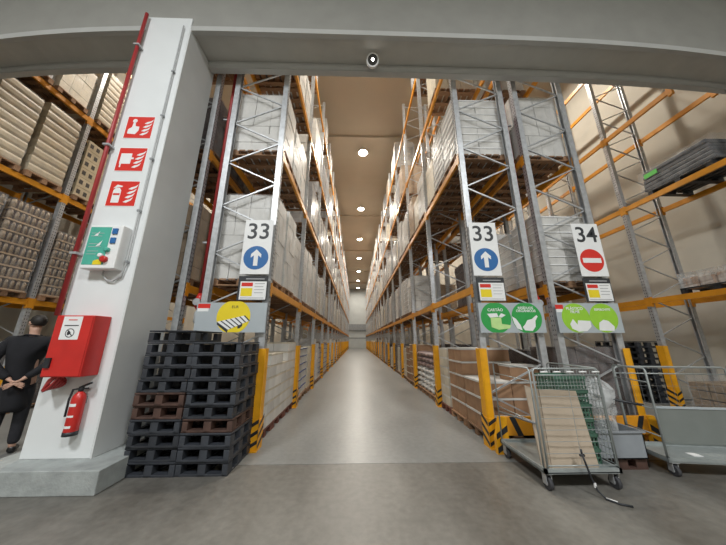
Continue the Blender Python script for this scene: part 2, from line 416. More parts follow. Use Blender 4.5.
# ------------------------------------------------------------------ pallet loads
def pallet_mb(w=1.04, d=.72, mi=0):
    m = MB()
    for i in range(3): y = -d/2+.05+i*(d-.1)/2; m.box(-w/2, w/2, y-.05, y+.05, 0, .02, mi)
    for i in range(3):
        for j in range(3):
            x = -w/2+.07+i*(w-.14)/2; y = -d/2+.05+j*(d-.1)/2; m.box(x-.07, x+.07, y-.05, y+.05, .02, .1, mi)
    n = 7
    for i in range(n): x = -w/2+.05+i*(w-.1)/(n-1); m.box(x-.055, x+.055, -d/2, d/2, .1, .125, mi)
    return m
PAL = pallet_mb().build('pallet', 'wood'); PALR = pallet_mb().build('pallet', 'redwood')
def cartons(nx, ny, nz, h, w=.98, d=.68, gap=.006, jit=.006, lip=False, seed=1, wrapdark=False):
    r = random.Random(seed); m = MB(); hz = h/nz
    for k in range(nz):
        ox = r.uniform(-jit, jit); oy = r.uniform(-jit, jit)
        a, b2 = (nx, ny) if k % 2 == 0 or nx == ny else (nx, ny)
        for i in range(a):
            for j in range(b2):
                if 0 < i < a-1 and 0 < j < b2-1 and k < nz-1: continue
                x0 = -w/2+i*w/a+gap/2; x1 = -w/2+(i+1)*w/a-gap/2; y0 = -d/2+j*d/b2+gap/2; y1 = -d/2+(j+1)*d/b2-gap/2
                q = r.uniform(-jit, jit)
                m.box(x0+ox+q, x1+ox+q, y0+oy, y1+oy, .127+k*hz, .127+(k+1)*hz-gap, 0)
        if lip: m.box(-w/2-.012+ox, w/2+.012+ox, -d/2-.012+oy, d/2+.012+oy, .127+(k+1)*hz-.03, .127+(k+1)*hz-.008, 1)
    return m
def film_mb(h, w=1.0, d=.70, seed=1):
    r = random.Random(seed); m = MB(); nz = 9; per = []
    for (a, b2, n) in (((-1,-1),(1,-1),5), ((1,-1),(1,1),4), ((1,1),(-1,1),5), ((-1,1),(-1,-1),4)):
        for i in range(n): t = i/n; per.append((a[0]+(b2[0]-a[0])*t, a[1]+(b2[1]-a[1])*t))
    n = len(per)
    vs = []
    for k in range(nz+1):
        for (x, y) in per:
            e = 1+r.uniform(0, .03); vs.append((x*w/2*e, y*d/2*e, .09+(h+.045)*k/nz))
    fs = [(k*n+i, k*n+(i+1)%n, (k+1)*n+(i+1)%n, (k+1)*n+i) for k in range(nz) for i in range(n)]
    fs.append([nz*n+i for i in range(n)])
    m.add(vs, fs, 0, False); return m
def jars(h, nz, seed=1):
    m = MB(); hz = h/nz; w, d = .98, .70
    for k in range(nz):
        z = .127+k*hz
        m.box(-w/2+.02, w/2-.02, -d/2+.02, d/2-.02, z+.01, z+hz-.01, 2)
        m.box(-w/2, w/2, -d/2, d/2, z, z+.035, 1)
        for i in range(11):
            x = -w/2+.045+i*(w-.09)/10
            for y in (-d/2+.035, d/2-.035): m.tube([(x,y,z+.03),(x,y,z+hz*.7),(x,y,z+hz*.95)], [.04,.04,.028], 6, 0)
        for j in range(7):
            y = -d/2+.045+j*(d-.09)/6
            for x in (-w/2+.035, w/2-.035): m.tube([(x,y,z+.03),(x,y,z+hz*.7),(x,y,z+hz*.95)], [.04,.04,.028], 6, 0)
    return m
def crates(h, nz):
    m = MB(); hz = h/nz; w, d = .96, .70
    for k in range(nz):
        z = .127+k*hz; m.box(-w/2, w/2, -d/2, d/2, z, z+hz-.008, 0)
        for i in range(5):
            x = -w/2+.1+i*(w-.2)/4
            for s in (-1, 1): m.cbox((x, s*d/2, z+hz*.5), (.09, .006, hz*.42), 1)
        for j in range(4):
            y = -d/2+.09+j*(d-.18)/3
            for s in (-1, 1): m.cbox((s*w/2, y, z+hz*.5), (.006, .09, hz*.42), 1)
    return m
def ribbed(h, nz):
    m = MB(); hz = h/nz
    for k in range(nz):
        z = .127+k*hz
        m.prism([(-.482, z), (.482, z), (.5, z+hz*.25), (.5, z+hz*.7), (.482, z+hz-.006), (-.482, z+hz-.006), (-.5, z+hz*.7), (-.5, z+hz*.25)], -.35, .35)
    return m
VAR = {}
def variant(key, part, mb, mts, h, pal=PAL, film=True, desc='', seed=1):
    r = empty('pallet_load', (0, 0, -50))
    p = pal.copy(); COL.objects.link(p); p.parent = r
    recalc(mb.build(part, mts, r))
    if film: film_mb(h, seed=seed).build('stretch_film', 'film', r)
    VAR[key] = (r, desc)
variant('w1', 'cartons', cartons(3, 2, 7, 1.40, seed=1), 'white', 1.40, desc='white film-wrapped cartons', seed=1)
variant('w2', 'cartons', cartons(4, 3, 6, 1.62, seed=2), 'white', 1.62, desc='tall white film-wrapped cartons', seed=2)
variant('w3', 'cartons', cartons(2, 2, 8, 1.35, seed=3, lip=True), ['white', 'signw'], 1.35, desc='layered white wrapped trays', seed=3)
variant('w4', 'cartons', cartons(3, 3, 5, 1.15, seed=4), 'cream', 1.15, desc='cream film-wrapped cartons', seed=4)
variant('b1', 'cartons', cartons(3, 2, 5, 1.2, seed=5, lip=True), ['brown', 'cream'], 1.2, film=False, desc='brown cartons with pale edges', seed=5)
variant('b2', 'cartons', cartons(4, 2, 6, 1.45, seed=6), 'tan', 1.45, desc='tan wrapped cartons', seed=6)
variant('g1', 'cartons', cartons(3, 3, 9, 1.5, seed=7), 'greyg', 1.5, desc='grey shiny wrapped packs', seed=7)
variant('d1', 'cartons', cartons(3, 2, 5, 1.25, seed=8), 'dark', 1.25, desc='dark brown wrapped goods', seed=8)
variant('j1', 'jar_trays', jars(1.95, 8), ['bottle', 'tan', 'dark'], 1.95, desc='film-wrapped trays of jars', seed=9)
variant('j2', 'jar_trays', jars(1.6, 7), ['bottle', 'tan', 'dark'], 1.6, desc='film-wrapped trays of tan jars', seed=10)
variant('c1', 'crates', crates(1.6, 6), ['tancream', 'hole'], 1.6, film=False, desc='cream crates with dark hand holes', seed=11)
variant('r1', 'ribbed_trays', ribbed(1.7, 9), 'tancream', 1.7, desc='ribbed cream wrapped trays', seed=12)
variant('u1', 'cartons', cartons(2, 2, 6, 1.2, seed=13, lip=True), ['white', 'blue'], 1.2, film=False, desc='white cartons with dark blue bands', seed=13)
used = set()
NLOAD = 0
PLC = {'A': 'rack behind the black pallets', 'R': 'rack behind the roll cages', 'B': 'rack behind the pillar',
       'S': 'rack under sign 34', 'C': 'rack beyond the man', 'W': 'rack by the beige wall'}
LVN = ['floor', 'first shelf', 'second shelf', 'third shelf', 'top shelf']
SHORT = {'white film-wrapped cartons': 'white wrapped cartons', 'tall white film-wrapped cartons': 'tall white wrapped cartons'}
def put(key, x, y, z, row, bay, lv, pos, rz=None, sc=1.0):
    global NLOAD
    src, desc = VAR[key]
    desc = SHORT.get(desc, desc)
    lab = '%s, %s, %s bay, %s, %s' % (desc, LVN[lv], ORD[bay], ['near', 'middle', 'far'][pos], PLC[row])
    if key in used: o = dup(src)
    else: o = src; used.add(key)
    o.location = (x, y, z); o.rotation_euler = (0, 0, R.choice((0, PI)) + R.uniform(-.012, .012) if rz is None else rz); o.scale = (1, 1, sc)
    tag(o, lab, 'pallet load', 'pallet loads on the %s of the %s' % (LVN[lv], PLC[row])); NLOAD += 1
    return o
def fill(row, xc, bays, levels, lvz, pick, y0=Y0, skip=.08):
    for i in bays:
        for lv in levels:
            for p in range(3):
                key = pick(i, lv, p)
                if key is None or R.random() < (skip if lv < 3 else .5) and not (i == 0 and lv < 3): continue
                put(key, xc + R.uniform(-.02, .02), y0+i*BAY+.07+.385+p*.765, lvz[lv], row, i, lv, p, sc=R.uniform(.9, 1.05))
W = ['w1','w2','w3','g1','w1','w2','w4','g1']
def pickA(i, lv, p):
    if i == 0:
        if lv == 0: return None
        if lv == 1: return 'w2'
        if lv == 2: return ['w1','w1','w2'][p]
        if lv == 3: return 'd1' if p == 0 else 'w1'
        return None
    if lv == 0: return R.choice(['u1','w4','u1','b2','w1']) if i > 1 or p != 0 else 'u1'
    return R.choice(W + ['b2'])
def pickR(i, lv, p):
    if i == 0:
        if lv in (0, 1): return None
        if lv == 2: return ['w3','w3','w4'][p]
        return R.choice(['b2','w3','w4'])
    if lv == 0:
        if i == 1: return None
        return R.choice(['d1','d1','b1','w4','g1'])
    if lv == 1 and i == 1: return None
    if lv == 1 and i == 2: return ['w1','w3','w1'][p]
    return R.choice(W + ['b2'])
lvz = [0] + [z+.001 for z in LV]
fill('A', -1.96, range(7), [0,1,2,3,4], lvz, pickA)
fill('R', 2.50, range(7), [0,1,2,3,4], lvz, pickR)
fill('B', -3.35, range(3), [1,2,3], lvz, lambda i, l, p: R.choice(['d1','b2','d1','w4']), skip=.3)
fill('S', 3.79, range(3), [0,1,2,3], lvz, lambda i, l, p: (R.choice(['w2','w3']) if l in (1,2) and i == 0 else ('d1' if l == 0 else R.choice(['w2','b2','w1','d1']))), skip=.2)
CLV = [0, 2.401, 5.051, 7.451]
for (key, y, lv, b_, p, s) in (('j1',4.70,1,0,0,1), ('j1',5.52,1,0,2,1), ('j2',6.52,1,1,0,1), ('j2',7.33,1,1,2,1),
                            ('r1',4.70,2,0,0,1.05), ('r1',5.52,2,0,2,1.1), ('c1',6.52,2,1,0,1.05), ('c1',7.33,2,1,2,1),
                            ('g1',4.70,3,0,0,1), ('w4',5.52,3,0,2,1), ('r1',6.52,3,1,0,1), ('r1',7.33,3,1,2,1), ('d1',6.52,0,1,0,.9), ('b2',8.32,1,2,0,1), ('j2',9.13,1,2,2,1), ('r1',8.32,2,2,0,1)):
    put(key, -7.87, y, CLV[lv], 'C', b_, lv, p, sc=s)
for k, (r_, d_) in VAR.items():
    if k not in used: r_.location = (-7.95, 10.2, 2.401); tag(r_, '%s deep in the rack beyond the man' % d_, 'pallet load', 'pallet loads beyond the man'); used.add(k)
# everything further down the aisle: too many to build one by one
m = MB()
for (xc) in (-1.96, 2.50):
    for i in range(7, 20):
        for lv in range(5):
            for p in range(3):
                if R.random() < (.1 if lv < 3 else .55): continue
                y = Y0+.47+i*BAY+p*.725; z = lvz[lv]; mi = R.choice([0,0,0,1,2,3] if lv else [3,4,2,1])
                m.box(xc-.49, xc+.49, y-.35, y+.35, z+.0, z+.02, 5); m.box(xc-.49, xc+.49, y-.34, y+.34, z+.1, z+.125, 5)
                for x in (-.45, 0, .45): m.box(xc+x*.93-.06, xc+x*.93+.06, y-.35, y+.35, z+.02, z+.1, 5)
                n = R.randint(5, 8); h = R.uniform(1.1, 1.65)
                for k in range(n):
                    a = R.uniform(-.012, .012); m.box(xc-.475+a, xc+.475+a, y-.335, y+.335, z+.127+k*h/n, z+.127+(k+1)*h/n-.012, mi)
tag(m.build('pallet_load', ['white','greyg','cream','tan','dark','wood']), 'distant wrapped pallet loads filling both racks towards the far wall', 'pallet loads', kind='stuff')
bpy.data.objects.remove(PAL); bpy.data.objects.remove(PALR)

# ------------------------------------------------------------------ loose cartons on floor pallets
def floor_pallet(x, y, label, mt='redwood', w=1.0, d=.72, cat='pallet'):
    return tag(pallet_mb(w, d).build('pallet', mt, loc=(x, y, 0)), label, cat)
def carton_proto(w, d, h, mt, lidmt, name='carton', lip=.0):
    r = empty(name, (0,0,-50))
    MB().box(-w/2+.003, w/2-.003, -d/2+.003, d/2-.003, 0, h-.032).build('box', mt, r, bevel=.004)
    MB().box(-w/2+.003-lip, w/2-.003+lip, -d/2+.003-lip, d/2-.003+lip, h-.032, h-.002).build('lid_edge', lidmt, r)
    return r
def tower(proto, first, x0, x1, y0, y1, nx, ny, hs, h, label, group, jit=.008):
    for i in range(nx):
        for j in range(ny):
            n = hs[i][j] if isinstance(hs, list) else hs
            for k in range(n):
                loc = (x0+(i+.5)*(x1-x0)/nx+R.uniform(-jit, jit)*.3, y0+(j+.5)*(y1-y0)/ny+R.uniform(-jit, jit)*.3, .127+k*h)
                o = proto if first[0] else dup(proto); first[0] = False
                o.location = loc; tag(o, label, 'carton', group)
# left: white cartons, first bay (low near the guard, higher behind)
for j, nm in enumerate(('nearest the yellow guard', 'in the middle of the bay', 'at the far end of the bay')):
    floor_pallet(-1.96, 4.74+j*.745, 'red-brown wooden pallet under white cartons, %s' % nm)
pw = carton_proto(.325, .37, .19, 'white', 'cream'); fl_ = [True]
for j, (hh, nm) in enumerate((([[4,5],[5,5],[5,6]], 'near pile beside the yellow guard'), ([[5,6],[6,5],[6,5]], 'middle pile of the first bay'), ([[7,7],[7,7],[7,7]], 'tall far pile of the first bay'))):
    tower(pw, fl_, -2.44, -1.46, 4.375+j*.745, 5.105+j*.745, 3, 2, hh, .191, 'white carton on a red-brown pallet in the %s' % nm, 'white cartons, %s' % nm)
# right: brown tray cartons, first bay
for j, nm in enumerate(('nearest the corner guard', 'behind the nearest one')):
    floor_pallet(2.5, 4.75+j*.78, 'wooden pallet under brown cartons, %s' % nm, 'wood')
pb = carton_proto(.475, .35, .245, 'brown', 'white', lip=.008); fb = [True]
tower(pb, fb, 2.02, 2.98, 4.39, 5.11, 2, 2, [[3,3],[4,3]], .246, 'brown carton with pale lid edge in the low pile by the guard', 'brown cartons in the low pile')
tower(pb, fb, 2.02, 2.98, 5.17, 5.89, 2, 2, 5, .246, 'brown carton with pale lid edge in the tall pile', 'brown cartons in the tall pile')
floor_pallet(2.5, 6.23, 'dark red wooden pallet under the narrow white box pile', 'redwood', d=.6)
pn = carton_proto(.48, .28, .20, 'cream', 'white'); fn = [True]
tower(pn, fn, 2.02, 2.98, 5.97, 6.53, 2, 2, 6, .201, 'cream white carton in the pile next to brown cartons', 'cream cartons beside the brown ones')
# sacks in the second bay right
def sack_proto(mt, seed):
    r = random.Random(seed); m = MB(); n = 12; vs = []; rings = 8
    for a in range(rings+1):
        t = a/rings; x = -.24+.48*t; e = math.sin(PI*min(max(t, .04), .96))**.35
        for k in range(n):
            th = 2*PI*k/n; cx_, cz_ = math.cos(th), math.sin(th)
            vs.append((x, .175*e*math.copysign(abs(cx_)**.6, cx_)*(1+r.uniform(-.03, .03)), .08+.078*e*math.copysign(abs(cz_)**.7, cz_)*(1+r.uniform(-.06, .06))))
    fs = [(a*n+k, a*n+(k+1)%n, (a+1)*n+(k+1)%n, (a+1)*n+k) for a in range(rings) for k in range(n)]
    fs += [list(range(n))[::-1], [rings*n+k for k in range(n)]]
    m.add(vs, fs, 0, True); o = m.build('sack', mt); o.location = (0,0,-50); return recalc(o)
M['mauve'] = mat('mauve_bag', (.23, .16, .15), .45, 0, .3, 12, rnd=.2, coat=.3)
s1 = sack_proto('white', 1); s2 = sack_proto('mauve', 2); u1 = [True]; u2 = [True]
for j in range(3):
    y = Y0+BAY+.46+j*.765
    floor_pallet(2.5, y, 'wooden pallet under stacked sacks, %s of the second bay' % ['near end', 'middle', 'far end'][j], 'wood')
    for k in range(7):
        for i in range(2):
            for q in range(2):
                top = k > 3
                pr, fl2 = (s2, u2) if top else (s1, u1)
                o = pr if fl2[0] else pr.copy()
                if not fl2[0]: COL.objects.link(o)
                fl2[0] = False
                o.location = (2.26+i*.48, y-.18+q*.36, .118+k*.15); o.rotation_euler = (0, 0, R.uniform(-.04, .04))
                nm = ['near', 'middle', 'far'][j]
                tag(o, ('mottled brown sack on top of the %s sack pile' if top else 'white sack low in the %s sack pile') % nm + ', second bay', 'sack', ('brown' if top else 'white')+' sacks, %s pile' % nm)

# ------------------------------------------------------------------ black half pallets
def bp_mesh():
    m = MB(); w, d = .595, .66; t = .026
    m.box(-w/2, w/2, -d/2, d/2, .127, .144)
    for x in (-w/2+.034, 0, w/2-.034):
        a = .032 if x else .045
        for y in (-d/2+.06, 0, d/2-.06): m.box(x-a, x+a, y-.06, y+.06, .02, .118)
        m.box(x-a, x+a, -d/2, d/2, 0, .022)
    for y in (-d/2+.05, d/2-.05): m.box(-w/2, w/2, y-.05, y+.05, 0, .024)
    for s in (-1, 1):
        m.box(-w/2, w/2, s*(d/2-.008)-.008, s*(d/2-.008)+.008, .126, .146)
    return m
bp = bp_mesh().build('plastic_pallet', 'greyp', loc=(0,0,-50), bevel=.004)
bpr = bp_mesh().build('plastic_pallet', 'rustp', loc=(0,0,-50), bevel=.004)
fb1 = [True]; fb2 = [True]
for (xc, n, rust, nm) in ((-2.365, 11, {4, 5}, 'stack beside the pillar'), (-1.763, 10, {3}, 'stack beside the yellow guard')):
    for k in range(n):
        pr, ff = (bpr, fb2) if k in rust else (bp, fb1)
        o = pr if ff[0] else pr.copy()
        if not ff[0]: COL.objects.link(o)
        ff[0] = False
        o.location = (xc+R.uniform(-.012, .012), 3.80+R.uniform(-.012, .012), k*.148); o.rotation_euler = (0, 0, R.uniform(-.012, .012))
        tag(o, '%s plastic half pallet, %s from the floor in the %s' % ('dusty brown' if k in rust else 'black', ORD[k], nm), 'plastic pallet', 'black pallets, '+nm)
for k in range(10):
    o = bp.copy(); COL.objects.link(o); o.location = (7.66+R.uniform(-.01, .01), 7.1, k*.148); o.rotation_euler = (0,0,PI/2)
    tag(o, 'black plastic pallet, %s up in the stack behind the beige wall rack guard' % ORD[k], 'plastic pallet', 'black pallets by the beige wall')
    o = bp.copy(); COL.objects.link(o); o.location = (8.28-.0, 7.72+R.uniform(-.01, .01), k*.148); o.rotation_euler = (0,0,PI/2)
    o.location = (7.66, 7.72, k*.148)
    tag(o, 'black plastic pallet, %s up in the second stack by the beige wall' % ORD[k], 'plastic pallet', 'black pallets by the beige wall, second stack')

# ------------------------------------------------------------------ signs on the rack ends
YS = 4.13
def plate(parent, name, w, h, mt, t=.006, z=0, x=0, y=0):
    return MB().box(x-w/2, x+w/2, y-t, y, z-h/2, z+h/2).build(name, mt, parent)
def shape(parent, name, pts, mt, y, t=.002):
    o = MB().prism(pts, y-t, y).build(name, mt, parent); return recalc(o)
def number_sign(x, num, red, label):
    r = empty('aisle_sign', (x, YS, 3.03), 0, label, 'sign')
    plate(r, 'panel', .475, .965, 'signw')
    text(num, .40, 'char', r, (0, -.008, .26), 'number', .004)
    if red:
        shape(r, 'disc', circ(0, -.2, .205), 'signred', -.006); shape(r, 'white_bar', [(-.16,-.245),(.16,-.245),(.16,-.16),(-.16,-.16)], 'signw', -.008)
    else:
        shape(r, 'disc', circ(0, -.2, .205), 'signblue', -.006)
        shape(r, 'arrow', [(-.035,-.34),(.035,-.34),(.035,-.16),(.085,-.20),(.085,-.14),(0,-.055),(-.085,-.14),(-.085,-.20),(-.035,-.16)], 'signw', -.008)
    return r
number_sign(-1.67, '33', False, 'white 33 sign with blue arrow on the rack beside the black pallets')
number_sign(2.20, '33', False, 'white 33 sign with blue arrow above the green waste sign')
number_sign(4.04, '34', True, 'white 34 sign with red no entry disc')
def notice(x, label):
    r = empty('notice_board', (x, YS, 2.315), 0, label, 'notice')
    plate(r, 'backing', .47, .40, 'char')
    shape(r, 'paper', [(-.20,-.185),(.22,-.185),(.22,.11),(-.20,.11)], 'signw', -.006)
    shape(r, 'red_heading', [(-.18,.03),(0,.03),(0,.09),(-.18,.09)], 'signred', -.008)
    shape(r, 'yellow_block', [(-.18,-.13),(0,-.13),(0,-.0),(-.18,-.0)], 'signyel', -.008)
    m = MB()
    for k in range(4): m.box(.03, .19-.02*(k%2), -.010, -.008, .07-.05*k, .08-.05*k)
    m.box(-.18, .19, -.01, -.008, -.165, -.155); m.build('print_line', 'greyg', r)
    m = MB().box(-.12, .18, -.008, -.006, .145, .16).build('heading_line', 'greyg', r)
    return r
notice(-1.67, 'small dark framed notice under the 33 sign beside the black pallets')
notice(2.22, 'small dark framed notice under the 33 sign above the green waste sign')
notice(4.03, 'small dark framed notice under the 34 sign')
# yellow disc pallet sign
r = empty('pallet_sign', (-1.955, YS, 1.85), 0, 'pale grey sign with yellow disc and a drawing of a pallet', 'sign')
plate(r, 'panel', 1.09, .46, 'signgrey')
shape(r, 'disc', [(x, max(-.228, min(.25, z))) for x, z in circ(.04, .01, .26)], 'signyel', -.006)
text('EUR', .06, 'char', r, (.05, -.009, .16), 'lettering')
shape(r, 'pallet_side', [(-.20,-.07),(-.20,-.11),(-.03,-.235),(-.02,-.19)], 'char', -.0072)
shape(r, 'pallet_side', [(.12,-.13),(.19,-.09),(.19,-.13),(.15,-.17),(.12,-.17)], 'char', -.0072)
shape(r, 'pallet_deck', [(-.20,-.07),(.22,.03),(.30,-.05),(-.02,-.19)], 'char', -.0075)
for k in range(6):
    a = k/6; e = (k+.68)/6
    P1 = (-.20+.42*a, -.07+.10*a); P2 = (-.20+.42*e, -.07+.10*e); P3 = (-.02+.32*e, -.19+.14*e); P4 = (-.02+.32*a, -.19+.14*a)
    shape(r, 'pallet_board', [P1, P2, P3, P4], 'signw', -.010)
shape(r, 'warning_label', [(-.53,.14),(-.34,.14),(-.34,.21),(-.53,.21)], 'signred', -.006)
shape(r, 'warning_label', [(-.53,.09),(-.36,.09),(-.36,.14),(-.53,.14)], 'signw', -.006)
# green waste signs
def waste(x, w, c, label, t1, t2, kind):
    r = empty('waste_sign', (x, YS, 1.855), 0, label, 'sign')
    plate(r, 'panel', w, .475, 'signgrey')
    xa, xb = (-.26, .24) if kind == 0 else (-.22, .24)
    for q, xx in enumerate((xa, xb)): shape(r, 'disc', [(a, max(-.234, min(.236, z))) for a, z in circ(xx, 0, .245 if kind == 0 else .232)], c, -.006-.001*q)
    text(t1, .062, 'signw', r, (xa, -.0095, .12), 'lettering', .001); text(t2, .055 if kind == 0 else .05, 'signw', r, (xb, -.0095, .13), 'lettering', .001)
    if kind == 0:
        shape(r, 'box_drawing', [(-.40,.06),(-.36,.0),(-.22,.01),(-.24,.07)], 'signw', -.009)
        shape(r, 'box_drawing', [(-.35,.0),(-.18,.0),(-.18,-.10),(-.03,-.12),(-.06,-.17),(-.24,-.19),(-.35,-.15)], 'paleg', -.0085)
        shape(r, 'box_drawing', [(-.22,.01),(-.17,.07),(-.10,.04),(-.17,.0)], 'signw', -.009)
        shape(r, 'food_drawing', [(.0,.02),(.06,-.02),(.12,-.12),(.14,-.20),(.06,-.17),(.02,-.09)], 'signw', -.0095)
        shape(r, 'food_drawing', [(.20,-.10),(.24,-.04),(.32,-.02),(.40,.04),(.42,.02),(.37,-.05),(.36,-.14),(.30,-.21),(.18,-.2),(.15,-.15)], 'signw', -.0095)
    else:
        shape(r, 'film_drawing', [(-.34,-.10),(-.28,-.02),(-.22,-.11),(-.20,-.04),(-.0,-.05),(.0,-.14),(-.08,-.21),(-.22,-.22),(-.32,-.17)], 'signw', -.009)
        shape(r, 'foam_drawing', [(.12,-.20),(.14,-.08),(.22,-.03),(.30,-.05),(.38,-.14),(.36,-.21)], 'signw', -.0095)
        shape(r, 'warning_label', [(-.53,.14),(-.40,.14),(-.40,.21),(-.53,.21)], 'signred', -.0055)
        shape(r, 'warning_label', [(-.52,.09),(-.42,.09),(-.42,.14),(-.52,.14)], 'signw', -.0055)
    return r
waste(2.50, 1.06, 'green', 'grey waste sign with two dark green discs', 'CARTÃO', 'RESÍDUOS\nORGÂNICOS', 0)
waste(3.77, 1.06, 'lime', 'grey waste sign with two lime green discs below the 34 sign', 'PLÁSTICO\nFILME', 'ESFEROVITE', 1)

# ------------------------------------------------------------------ sprinkler risers
def riser(x, y, label):
    r = empty('sprinkler_riser', (x, y, 0), 0, label, 'pipe')
    MB().tube([(0,0,2.25),(0,0,11.5)], .045, 12).build('riser_pipe', 'dkred', r)
    MB().tube([(0,0,1.75),(0,0,1.8),(0,0,1.95),(0,0,2.0)], [.02,.06,.06,.03], 12).build('drain_cap', 'pipe', r)
    MB().tube([(0,0,1.98),(0,0,2.05),(0,0,2.2),(0,0,2.27)], [.035,.075,.075,.05], 12).build('valve', 'red', r)
    MB().tube([(0,-.07,2.12),(0,-.11,2.12)], .06, 12).build('valve_wheel', 'galv', r)
    for z in (3.2, 5.9, 8.3): MB().bar((-.12,0,z), (.12,0,z), .03, .03).build('bracket', 'galv', r)
    MB().box(-.015,.015,-.015,.015,0,1.78).build('stand', 'galv', r)
    return r
riser(-2.64, 4.42, 'red sprinkler riser between the racks beside the white pillar')
riser(3.14, 4.42, 'red sprinkler riser between the 33 and 34 rack ends')

# ------------------------------------------------------------------ things on the column
YC = 3.40
r = empty('fire_pipe', (-3.725, YC-.06, 0), 0, 'red vertical water pipe running up the left edge of the pillar', 'pipe')
MB().tube([(0,0,1.80),(0,0,7.08)], .026, 12).build('pipe_run', 'dkred', r)
for z in (2.6, 4.3, 6.3): MB().box(-.04,.05,-.04,.06,z,z+.03).build('clamp', 'galv', r)
# conduit
r = empty('conduit', (0,0,0), 0, 'thin grey conduit looping from the control box up the pillar', 'conduit')
MB().tube([(-3.33,YC-.03,2.42),(-3.33,YC-.03,2.33),(-3.26,YC-.03,2.26),(-3.18,YC-.03,2.25),(-3.09,YC-.03,2.32),(-3.06,YC-.03,2.5),(-3.07,YC-.03,6.86)], .011, 8).build('tube', 'pipe', r)
for z in (2.5, 3.25, 4.1, 4.9, 5.8): MB().box(-3.085,-3.045,YC-.045,YC,z,z+.03).build('clip', 'galvd', r)
# fire signs
def fire_sign(x, z, label, w=.425, h=.42):
    r = empty('fire_sign', (x, YC, z), 0, label, 'sign')
    plate(r, 'panel', w, h, 'signw', .004); shape(r, 'red_field', [(-w/2+.012,-h/2+.012),(w/2-.012,-h/2+.012),(w/2-.012,h/2-.012),(-w/2+.012,h/2-.012)], 'signred', -.004)
    for k in range(4):
        a = .05+.012*k; zz = -.13+.07*k
        shape(r, 'flame', [(a-.02,zz-.01),(a+.03,zz-.02),(a+.09,zz+.02),(a+.11,zz+.07),(a+.07,zz+.035),(a+.02,zz+.02)], 'signw', -.006)
    return r
s = fire_sign(-3.39, 4.705, 'red fire sign with a pressing hand, topmost on the pillar')
shape(s, 'hand', [(-.16,-.12),(-.04,-.13),(0,-.06),(0,.01),(-.06,.02),(-.07,.09),(-.10,.09),(-.11,0),(-.16,-.04)], 'signw', -.006)
shape(s, 'button', circ(-.085, .12, .035, 16), 'signw', -.006)
s = fire_sign(-3.385, 4.125, 'red fire sign with a hose reel, middle one on the pillar')
shape(s, 'reel', [(-.16,-.08),(0,-.08),(0,.10),(-.16,.10)], 'signw', -.006); shape(s, 'nozzle', [(-.01,.0),(.035,.0),(.035,.03),(-.01,.03)], 'signw', -.0065)
shape(s, 'stand_leg', [(-.15,-.14),(-.13,-.14),(-.13,-.08),(-.15,-.08)], 'signw', -.006)
s = fire_sign(-3.375, 3.55, 'red fire sign with an extinguisher, lowest on the pillar')
shape(s, 'extinguisher_body', [(-.14,-.15),(-.03,-.15),(-.03,.05),(-.06,.09),(-.11,.09),(-.14,.05)], 'signw', -.006)
shape(s, 'extinguisher_head', [(-.15,.08),(-.10,.14),(-.02,.12),(-.03,.10),(-.08,.10)], 'signw', -.0065)
shape(s, 'extinguisher_band', [(-.13,-.03),(-.04,-.03),(-.04,0),(-.13,0)], 'signred', -.0075)
# control box
r = empty('control_box', (-3.335, YC, 2.70), 0, 'light grey control box with teal plate and push buttons on the pillar', 'control box')
MB().box(-.205,.225,-.14,0,-.31,.29).build('housing', 'signw', r, bevel=.012)
plate(r, 'teal_plate', .27, .52, 'teal', .003, 0, -.055, -.14)
m = MB()
for k, zz in enumerate((.17,.13,.02,-.02,-.08,-.12)): m.box(-.16, .0-.02*(k%3), -.145, -.143, zz, zz+.006)
m.build('print_line', 'pipe', r)
shape(r, 'white_mark', [(-.12,.14),(-.06,.20),(-.08,.13)], 'signw', -.143); shape(r, 'white_mark', [(-.07,-.01),(.0,.07),(-.02,.0)], 'signw', -.143)
for zz in (.20, .07): MB().box(.105,.17,-.158,-.14,zz-.04,zz+.04).build('switch', 'signblue', r, bevel=.004)
for (x, zz, mt, rr) in ((.10,-.06,'teal',.03), (.04,-.14,'signw',.028), (.09,-.19,'red',.042)):
    MB().tube([(x,-.14,zz),(x,-.175,zz),(x,-.18,zz)], [rr,rr,rr*.6], 16).build('push_button', mt, r)
shape(r, 'yellow_label', [(-.05,-.26),(.06,-.26),(.06,-.20),(.0,-.19),(-.05,-.21)], 'signyel', -.143)
# hose cabinet
r = empty('hose_cabinet', (-3.30, YC, 1.44), 0, 'red fire hose cabinet with a white notice on the pillar', 'cabinet')
MB().box(-.235,.20,-.22,0,-.34,.35).build('cabinet_body', 'red', r, bevel=.01)
MB().box(-.225,.19,-.228,-.22,-.33,.34).build('door', 'red', r, bevel=.004)
MB().box(-.205,-.145,-.25,-.228,-.24,-.13).build('latch', 'blackp', r, bevel=.004)
shape(r, 'notice', [(-.14,.07),(.075,.07),(.075,.335),(-.14,.335)], 'signw', -.228)
ring = MB(); n = 24; p1 = circ(-.03, .145, .052, n); p0 = circ(-.03, .145, .043, n)
ring.add([(x,-.231,z) for x,z in p1]+[(x,-.231,z) for x,z in p0], [(i,(i+1)%n,n+(i+1)%n,n+i) for i in range(n)]); ring.add([(-.07,-.2312,.18),(-.062,-.2312,.186),(.01,-.2312,.11),(.002,-.2312,.104)], [(0,1,2,3)])
ring.build('prohibition_ring', 'char', r)
shape(r, 'flame_mark', [(-.055,.12),(-.03,.125),(-.02,.15),(-.045,.175),(-.06,.15)], 'char', -.2305)
shape(r, 'print_line', [(-.11,.225),(.05,.225),(.05,.235),(-.11,.235)], 'char', -.2305)
shape(r, 'print_line', [(-.08,.29),(.02,.29),(.02,.30),(-.08,.30)], 'signred', -.2305)
